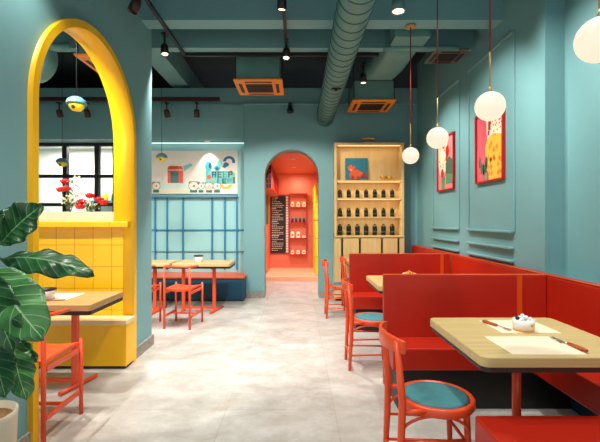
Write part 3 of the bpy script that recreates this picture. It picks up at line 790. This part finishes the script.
dup(c1, (.645, 5.83, 0), label='red chair with round teal seat before the cabinet, at the aisle side')
dup(c1, (.96, 6.36, 0), label='red chair tucked in at the farthest booth table, behind the other far chair')

# ------------------------------------------------------------------ left-hand tables and chairs
def left_table(loc, w, d, label, legs, group='oak tables in the left room', wd=None, ly=0):
    t = thing('dining_table', loc, label, 'table', group=group)
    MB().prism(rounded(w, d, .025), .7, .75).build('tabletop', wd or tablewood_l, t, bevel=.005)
    MB().prism(rounded(w - .006, d - .006, .024), .67, .6995).build('underside_board', black, t)
    for x in legs:
        MB().box(x - .022, x + .022, ly - .022, ly + .022, .02, .6695).build('leg', chairred, t)
        s = 1 if x > 0 else -1
        MB().tube([(x - s * .02, -.19 + ly, .02), (x + s * .08, .19 + ly * .5, .02)], .018, 10).build('foot', chairred, t)
    MB().box(legs[0] + .022, legs[1] - .022, ly - .015, ly + .015, .04, .068).build('stretcher', chairred, t)
    return t
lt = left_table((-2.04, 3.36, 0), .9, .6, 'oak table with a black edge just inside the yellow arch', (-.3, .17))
lt = left_table((-1.455, 6.27, 0), .87, .57, 'oak table with black edge in front of the blue bench, right of the pair', (-.3, .17), wd=tablewood, ly=-.13)
dup(lt, (-2.365, 6.27, 0), label='oak table with black edge in front of the blue bench, left of the pair')

def rail_chair(loc, label, rz=0):
    t = thing('rail_back_chair', loc, label, 'chair', rz, 'red chairs with thin rail backs')
    # seat: slightly dished slab
    mb = MB(); n = 10
    top = [[mb.bm.verts.new((-.172 + .344 * i / n, -.19 + .40 * j / n, .505 + .018 * ((i / n - .5) * 2) ** 2 - .006 * ((j / n - .5) * 2) ** 2)) for j in range(n + 1)] for i in range(n + 1)]
    bot = [[mb.bm.verts.new(v.co - Vector((0, 0, .022))) for v in r] for r in top]
    for i in range(n):
        for j in range(n):
            mb._f((top[i][j], top[i + 1][j], top[i + 1][j + 1], top[i][j + 1]), True); mb._f((bot[i][j], bot[i][j + 1], bot[i + 1][j + 1], bot[i + 1][j]), True)
    for i in range(n):
        mb._f((top[i][0], top[i + 1][0], bot[i + 1][0], bot[i][0])); mb._f((top[i][n], top[i + 1][n], bot[i + 1][n], bot[i][n]))
        mb._f((top[0][i], top[0][i + 1], bot[0][i + 1], bot[0][i])); mb._f((top[n][i], top[n][i + 1], bot[n][i + 1], bot[n][i]))
    for e in mb.bm.edges:
        if len(e.link_faces) == 2 and e.calc_face_angle(0) > .6: e.smooth = False
    mb.build('seat', chairred, t)
    for s in (-1, 1):
        MB().tube([(s * .17, -.21, 0), (s * .17, -.21, .79)], .015, 12).build('leg', chairred, t)
        MB().tube([(s * .188, .19, 0), (s * .188, .19, .545)], .014, 12).build('leg', chairred, t)
        MB().box(s * .178 - .01, s * .178 + .01, -.2, .18, .45, .483).build('side_rail', chairred, t)
        MB().box(s * .178 - .009, s * .178 + .009, -.2, .18, .145, .175).build('stretcher', chairred, t)
    MB().box(-.17, .17, -.005, .013, .15, .17).build('stretcher', chairred, t)
    MB().tube([(.19, .02, .79), (.19, -.1, .795), (.175, -.19, .8), (.13, -.22, .8), (0, -.23, .8), (-.13, -.22, .8), (-.175, -.19, .8), (-.19, -.1, .795), (-.19, .02, .79)], .013, 10).build('back_rail', chairred, t)
    return t
rc = rail_chair((-1.755, 2.70, 0), 'red rail-back chair in the left foreground beside the arch')
dup(rc, (-1.525, 5.33, 0), label='red rail-back chair in front of the right table by the blue bench', rz=-.12)
dup(rc, (-2.1, 5.33, 0), label='red rail-back chair partly hidden behind the left wall end', rz=-.1)

placemat((-2.05, 3.40, .7505), .34, .28, 'cream placemat on the table inside the yellow arch')
t = thing('chopsticks', (-2.0, 3.19, .7505), 'pair of orange chopsticks on the table inside the yellow arch', 'chopsticks')
for dy in (0, .012): MB().tube([(-.11, dy, .004), (.11, dy + .045, .004)], [.0025, .004], 6).build('stick', handle, t)
def small_bowl(loc, label):
    t = thing('sauce_box', loc, label, 'bowl', group='small white bowls in the left room')
    MB().lathe([(.04, 0), (.05, .005), (.062, .06), (.058, .06), (.045, .02), (0, .018)], n=22).build('bowl', white, t)
    MB().lathe([(.0625, .05), (.065, .06), (.0, .066)], n=22).build('lid', darkbrown, t)
    return t
sb = small_bowl((-2.06, 3.27, .7505), 'white bowl with a dark lid on the table inside the yellow arch')
sb.scale = (1.2, 1.2, 1.5)
dup(sb, (-1.54, 6.2, .7505), label='small white bowl on the right table by the blue bench').scale = (1.15, 1.15, 1.7)

# ------------------------------------------------------------------ globe pendants
def pendant(loc, z_top, label):
    t = thing('globe_pendant', loc, label, 'pendant lamp', group='white globe pendants over the red booths')
    MB().ball((0, 0, 0), .09, 32).build('globe', globe_m, t)
    MB().lathe([(.012, .088), (.012, .1), (.006, .125)], n=14).build('cap', brass, t)
    MB().tube([(0, 0, .12), (0, 0, .34)], .0055, 8).build('brass_stem', brass, t)
    MB().tube([(0, 0, .34), (0, 0, z_top - loc[2] - .02)], .0055, 8).build('cord', redcord, t)
    MB().lathe([(.058, z_top - loc[2] - .022), (.058, z_top - loc[2])], n=24).build('ceiling_rose', brass, t)
    return t
for (x, y, z, lb, zt) in ((1.215, 4.32, 2.095, 'farthest and smallest white globe pendant, hung from the beam', 3.5), (1.185, 3.40, 2.097, 'second white globe pendant from the far end, before the far print', 4.2),
                      (1.2, 2.5, 2.11, 'third white globe pendant, before the larger framed print', 4.2), (1.23, 1.63, 2.135, 'nearest white globe pendant, cut by the right edge of the picture', 4.2)):
    pendant((x, y, z), zt, lb)

# blue and yellow dome lamps in the left room
def dome_lamp(loc, ztop, label):
    t = thing('dome_pendant', loc, label, 'pendant lamp', group='blue and yellow dome pendants')
    MB().lathe([(.098, 0), (.1, .01), (.085, .045), (.05, .07), (.01, .078), (0, .078)], n=28).build('blue_shade', bluelamp, t)
    MB().lathe([(.075, 0), (.07, -.03), (.045, -.062), (.0, -.072)], n=24).build('yellow_bowl', yellamp, t)
    MB().ball((0, -.055, -.035), .022, 12).build('bulb', dkred, t)
    MB().tube([(0, 0, .07), (0, 0, ztop - loc[2])], .004, 6).build('cord', black, t)
    return t
dome_lamp((-2.27, 4.1, 2.585), 4.2, 'largest blue and yellow dome pendant, high in the yellow arch')
dome_lamp((-3.95, 6.7, 2.36), 4.2, 'blue and yellow dome pendant before the black kitchen window')
dome_lamp((-2.35, 6.9, 2.475), 4.2, 'blue and yellow dome pendant before the picture board')

# ------------------------------------------------------------------ ceiling services
t = thing('air_duct', (.485, 0, 3.235), 'long round ribbed teal air duct running under the ceiling', 'duct')
MB().tube([(0, -1.4, 0), (0, FAR - .01, 0)], .152, 32).build('pipe', tealmetal, t)
mb = MB(); y = -1.2
while y < 7.1:
    mb.tube([(0, y - .006, 0), (0, y + .006, 0)], .157, 32); y += .16
mb.build('rib', mat('duct_seams', (60, 96, 94), .5), t)
o = MB().box(-.06, .06, -.012, .012, -.168, -.153).tube([(0, 0, -.156), (0, 0, -.19)], .02, 10).build('duct_clamp', black, t); o.location = (0, 5.1, 0)

def cassette(loc, s, label, body=True, m1=orangeac):
    "ceiling air-conditioner; loc = centre of its face"
    t = thing('ceiling_cassette', loc, label, 'air conditioner', group='ceiling air conditioners')
    h = s / 2
    MB().box(-h, h, -h, h, -.03, 0).build('panel', m1, t, bevel=.02)
    g = MB()
    g.box(-h * .55, h * .55, -h * .5, h * .5, -.036, -.031)
    g = g.build('grille', vent_m, t)
    mb = MB()
    for i in range(9): mb.box(-h * .55, h * .55, -h * .5 + i * h * .12, -h * .5 + i * h * .12 + .006, -.04, -.0365)
    mb.build('grille_slats', darkbrown, g)
    for sx, sy in ((0, 1), (0, -1), (1, 0), (-1, 0)):
        mb = MB()
        if sx: mb.box(sx * h * .76 - .022, sx * h * .76 + .022, -h * .55, h * .55, -.036, -.031)
        else: mb.box(-h * .55, h * .55, sy * h * .76 - .018, sy * h * .76 + .018, -.036, -.031)
        mb.build('air_slot', vent_m, t, bevel=.004)
    if body:
        MB().box(-h * .88, h * .88, -h * .88, h * .88, .001, .3).build('casing', tealmetal, t, bevel=.01)
        for sx in (-1, 1):
            for sy in (-1, 1): MB().tube([(sx * h * .93, sy * h * .8, .02), (sx * h * .93, sy * h * .8, 4.2 - loc[2])], .006, 6).build('hanger_rod', black, t)
    return t
cassette((-.535, 5.62, 3.28), .66, 'orange ceiling air conditioner left of the round duct')
cassette((1.19, 6.55, 3.28), .69, 'orange ceiling air conditioner right of the round duct')
cassette((-2.2, 4.82, 3.28), .66, 'orange ceiling air conditioner seen through the top of the yellow arch')
t = thing('square_duct', (1.27, 0, 0), 'square-sided teal duct feeding the right orange air conditioner', 'duct')
mb = MB(); sec = [(4.72, .19, 3.44, 3.8), (5.0, .2, 3.42, 3.78), (5.6, .22, 3.44, 3.74), (6.0, .24, 3.50, 3.76), (6.25, .25, 3.59, 3.80)]
rings = []
for i, (y, hw, z0, z1) in enumerate(sec):
    rings.append([mb.bm.verts.new((x - i * .015, y, z)) for x, z in ((-hw, z0 + .05), (-hw + .06, z0), (hw - .06, z0), (hw, z0 + .05), (hw, z1), (-hw, z1))])
for a, b in zip(rings, rings[1:]):
    for k in range(6): mb._f((a[k], a[(k + 1) % 6], b[(k + 1) % 6], b[k]), True)
mb._f(rings[0]); mb._f(rings[-1][::-1]); mb.build('trunk', tealmetal, t)
MB().tube([(-.26, 4.72, 3.43), (.62, 4.72, 3.43)], .03, 12).build('collar', tealmetal, t)
MB().box(-.19, .2, 4.45, 4.7, 3.44, 4.19).build('riser', tealmetal, t)
t = cassette((1.83, 4.95, 3.44), .42, 'small grey square air diffuser beside the right wall under the beam', False, greyvent)
MB().box(-.19, .2, -.06, .19, .001, .5).build('casing', tealmetal, t) if False else None
t = thing('bent_duct', (-2.97, 0, 3.2), 'thick teal duct seen through the top of the yellow arch', 'duct')
MB().tube([(0, 1.0, .1), (0, 4.3, .0), (.02, 4.55, .0), (.05, 4.62, .0)], [.27, .27, .25, .15], 28).build('pipe', tealmetal, t)
MB().tube([(.2, 4.3, .08), (.3, 4.45, .12), (.4, 4.5, .15)], .05, 12).build('branch_pipe', tealmetal, t)

# lighting tracks
def track(name, label, pts):
    t = thing(name, pts[0], label, 'lighting track'); p0 = Vector(pts[0])
    for a, b in zip(pts, pts[1:]):
        a = Vector(a) - p0; b = Vector(b) - p0
        lo = [min(a[i], b[i]) - .017 for i in range(3)]; hi = [max(a[i], b[i]) + .017 for i in range(3)]
        MB().box(lo[0], hi[0], lo[1], hi[1], lo[2], hi[2]).build('rail', black, t)
    return t
track('lighting_track', 'black lighting track forming a U under the ceiling beams', [(-1.43, .5, 3.48), (-1.43, 5.04, 3.48), (1.0, 5.04, 3.48)])
track('lighting_track', 'short black lighting track running toward the camera in mid ceiling', [(-.14, .5, 3.48), (-.14, 5.0, 3.48)])
t = thing('conduit_bar', (-5.9, FAR - .15, 3.53), 'long oxblood conduit bar in front of the bulkhead over the alcove', 'lighting track')
MB().box(0, 4.52, -.03, .03, -.03, .03).build('rail', dkred, t)
for x in (.5, 2.3, 4.3): MB().box(x, x + .03, .03, .12, -.015, .015).build('bracket', dkred, t)

def spot(loc, aim, label, on=True, m_=black, r=.045, L=.13, stem=.1, up=0, energy=30, col=(1, .95, .88), angle=70, laim=None, blend=.7):
    "loc = lens centre"
    loc = Vector(loc); d = (Vector(aim) - loc).normalized()
    base = loc - d * L
    t = thing('spotlight', base, label, 'spotlight', group='spotlights')
    q = d.to_track_quat('Z', 'Y').to_matrix().to_4x4()
    mb = MB().lathe([(0, 0), (r * .7, 0), (r * .95, L * .2), (r, L), (r * .86, L), (r * .8, L - .018), (0, L - .018)], n=22, M=q); mb.build('housing', m_, t)
    MB().lathe([(0, L - .016), (r * .8, L - .016), (r * .8, L - .009), (0, L - .009)], n=20, M=q).build('lens', spot_on if on else dkred, t)
    c = d * L * .3
    MB().tube([c, c + Vector((0, 0, stem))], .012, 8).build('stem', m_, t)
    MB().box(c.x - .025, c.x + .025, c.y - .045, c.y + .045, c.z + stem - .005, c.z + stem + .018).build('adapter', m_, t)
    if on: light('spot_beam', 'SPOT', loc + d * .01, energy, col, laim or aim, .03, angle=angle, blend=blend)
spot((-.15, 3.68, 3.33), (-.3, 4.2, 0), 'black spotlight on the mid ceiling track, cut by the top of the picture', energy=110, stem=.09)
spot((-.14, 4.7, 3.30), (-.25, 4.0, 0), 'black lit spotlight on the mid ceiling track, beside the round duct', energy=260, stem=.12, angle=110, laim=(-.12, 6.35, 0), blend=.3)
spot((-1.52, 4.57, 3.29), (-1.1, 3.9, 0), 'lit black spotlight hanging on the left ceiling track', energy=280, stem=.14, angle=112, laim=(-1.35, 6.1, 0), blend=.9)
spot((-1.5, 3.62, 3.29), (-2.1, 3.3, 1.6), 'unlit dark spotlight beside the top of the left wall', on=False, stem=.06, m_=dkred)
spot((.9, 5.5, 3.28), (1.0, 5.3, 0), 'black twin spotlight beside the right orange air conditioner', m_=black, energy=130, stem=.16, angle=95, on=True, laim=(2.1, 5.7, 1.7))
spot((.93, 3.71, 3.33), (.85, 3.5, 0), 'teal cylinder spotlight with a lit face near the top edge', m_=tealmetal, r=.065, L=.12, energy=110, stem=.2, angle=80, laim=(2.13, 4.35, 2.1))
spot((1.25, 3.1, 3.4), (2.3, 3.0, 1.2), 'unseen teal spotlight added above the nearest booth to wash the right wall', m_=tealmetal, r=.065, L=.12, energy=150, stem=.2, angle=120, blend=1)  # out of view, added to wash the right wall with light
spot((1.2, 1.9, 3.4), (2.3, 2.0, 1.5), 'unseen teal spotlight added above the nearest booth table', m_=tealmetal, r=.065, L=.12, energy=110, stem=.2, angle=105, blend=1)  # out of view, added to brighten the near part of the right wall
for px in (61, 88, 168, 197):
    q = P(px, 117, 7.0)
    lb = {61: 'dark spotlight over the kitchen window, left of its pair', 88: 'dark spotlight over the kitchen window, right of its pair', 168: 'dark spotlight over the picture board, left of its pair', 197: 'dark spotlight over the picture board, right of its pair'}[px]
    spot(q, (q.x + (.1 if px in (61, 168) else -.05), 7.45, 2.3), lb, on=False, m_=dkred, r=.05, energy=14, stem=.14, angle=75) 
tag(MB().lathe([(0, -.07), (.05, -.05), (.06, 0), (.04, .02), (.03, .1), (.035, .12)], n=18).build('wall_fitting', black, loc=(-.14, FAR - .075, 3.36)), 'small black fitting high on the far wall over the arched doorway', 'fitting')

# ------------------------------------------------------------------ potted fig
t = thing('potted_fig', (-1.485, 1.88, 0), 'large-leaved fig in a tall cream pot in the left foreground', 'plant')
MB().lathe([(0, 0), (.11, 0), (.125, .02), (.14, .465), (.142, .49), (.13, .49), (.126, .445), (0, .445)], n=36).build('pot', pot_m, t)
MB().lathe([(0, .447), (.125, .447), (.122, .46), (0, .47)], n=30).build('soil', soil_m, t)
MB().tube([(0, 0, .45), (.02, -.02, .9), (-.01, -.03, 1.3), (.0, -.04, 1.6)], [.018, .015, .012, .008], 10).build('trunk', bark, t)
T0 = Vector((-1.485, 1.88, 0))
def leaf(base, tip, width, up, arch, m_, cup=.25, wav=.012):
    base = Vector(base) - T0; tip = Vector(tip) - T0; up = Vector(up).normalized()
    ax = (tip - base); L = ax.length; ax.normalize(); side = ax.cross(up).normalized(); nrm = side.cross(ax).normalized()
    mb = MB(); uvl = mb.bm.loops.layers.uv.new('UVMap'); n, k = 22, 12; V = []
    for i in range(n + 1):
        u = i / n
        wd = width / 2 * (math.sin(PI * min(1, u ** .8)) ** .75) * (.55 + .6 * u) if 0 < u < 1 else 0.002
        row = []
        for j in range(k + 1):
            v = (j / k - .5) * 2
            p = base + ax * L * u + nrm * (arch * math.sin(PI * u) * L) + side * wd * v + nrm * (cup * wd * abs(v) ** 1.3 + wav * math.sin(u * 22 + v * 2) * abs(v))
            row.append((mb.bm.verts.new(p), (u, j / k)))
        V.append(row)
    for i in range(n):
        for j in range(k):
            q = [V[i][j], V[i + 1][j], V[i + 1][j + 1], V[i][j + 1]]
            f = mb._f([a[0] for a in q], True)
            if f:
                for l, a in zip(f.loops, q): l[uvl].uv = a[1]
    o = mb.build('leaf', m_, t)
    so = o.modifiers.new('thick', 'SOLIDIFY'); so.thickness = .002
    # stalk joining the leaf to the trunk
    zz = max(.6, min(1.55, base.z - .05)); MB().tube([(0, -.03, zz), (base.x * .5, (base.y - .03) * .5, (zz + base.z) / 2 + .01), base], .005, 8).build('leaf_stalk', greenstem, t)
UPV = (0, -1, .35)
leaf(P(0, 244, 1.72), P(42, 205, 1.72), .2, (.1, -1, .3), .05, leafdark)
leaf(P(2, 259, 1.68), P(94, 274, 1.60), .15, (0, -.75, .8), .10, leafdark, cup=-.3)
leaf(P(-6, 268, 1.6), P(44, 340, 1.5), .24, (.2, -1, .25), .10, leafmid, cup=-.15)
leaf(P(-14, 268, 1.55), P(14, 352, 1.5), .2, (.3, -1, 0), .06, leafdark)
leaf(P(10, 334, 1.72), P(38, 362, 1.7), .08, (.1, -1, .3), .05, leafmid)
leaf(P(14, 338, 1.7), P(27, 400, 1.62), .14, (.2, -1, .1), .08, leafmid, cup=-.2)
leaf(P(-6, 330, 1.6), P(6, 398, 1.5), .17, (.2, -1, .1), .06, leafdark)
leaf(P(-30, 255, 1.66), P(2, 214, 1.6), .13, (.4, -1, .3), .05, leafdark)
leaf(P(-30, 250, 1.7), P(-90, 200, 1.6), .2, (0, -.8, .6), .1, leafdark)
leaf(P(-25, 300, 1.7), P(-80, 330, 1.5), .2, (0, -.8, .6), .1, leafmid)

# ------------------------------------------------------------------ lights & world
w = bpy.data.worlds.new('daylight'); S.world = w; w.use_nodes = True
bg = w.node_tree.nodes['Background']; bg.inputs[0].default_value = (.92, .97, 1, 1); bg.inputs[1].default_value = .95
# unseen spotlights added to brighten the aisle, the lower walls and the left room
for i, (x, y) in enumerate(((-.14, 1.2), (-.14, 2.4), (-1.43, 2.2), (-1.43, .9))):
    spot((x, y, 3.33), (x + (.1 if x > -1 else .5), y + .5, 0), 'black spotlight added out of view on the ceiling track above the camera, spot %s' % ('over the mid aisle', 'farther over the mid aisle', 'by the yellow arch', 'by the plant')[i], energy=80, stem=.09, angle=(115 if x > -1 else 95))
for i, (x, y) in enumerate(((-2.3, 2.4), (-2.45, 3.62), (-4.6, 4.6))):
    spot((x, y, 3.3), ((-2.3, 4.1, .8) if i == 0 else (x + .6, y + (1.6 if i == 1 else 0), 0)), 'unseen ceiling spotlight added to light the left room, %s' % ('near the arch', 'nearest the tiled wall', 'far left')[i], energy=(230, 200, 280)[i], stem=.8, angle=120)

cam = bpy.data.cameras.new('camera'); co = bpy.data.objects.new('camera', cam); COL.objects.link(co)
co.location = (0, 0, H); co.rotation_euler = (PI / 2, 0, 0)
cam.sensor_width = 36; cam.lens = 24; cam.shift_x = 2 / 600; cam.shift_y = -1 / 600; cam.clip_start = .05
S.camera = co
S.view_settings.view_transform = 'Standard'; S.view_settings.look = 'None'; S.view_settings.gamma = 1; S.view_settings.use_curve_mapping = False
S.view_settings.exposure = .12
S.cycles.use_denoising = True
S.cycles.max_bounces = 8
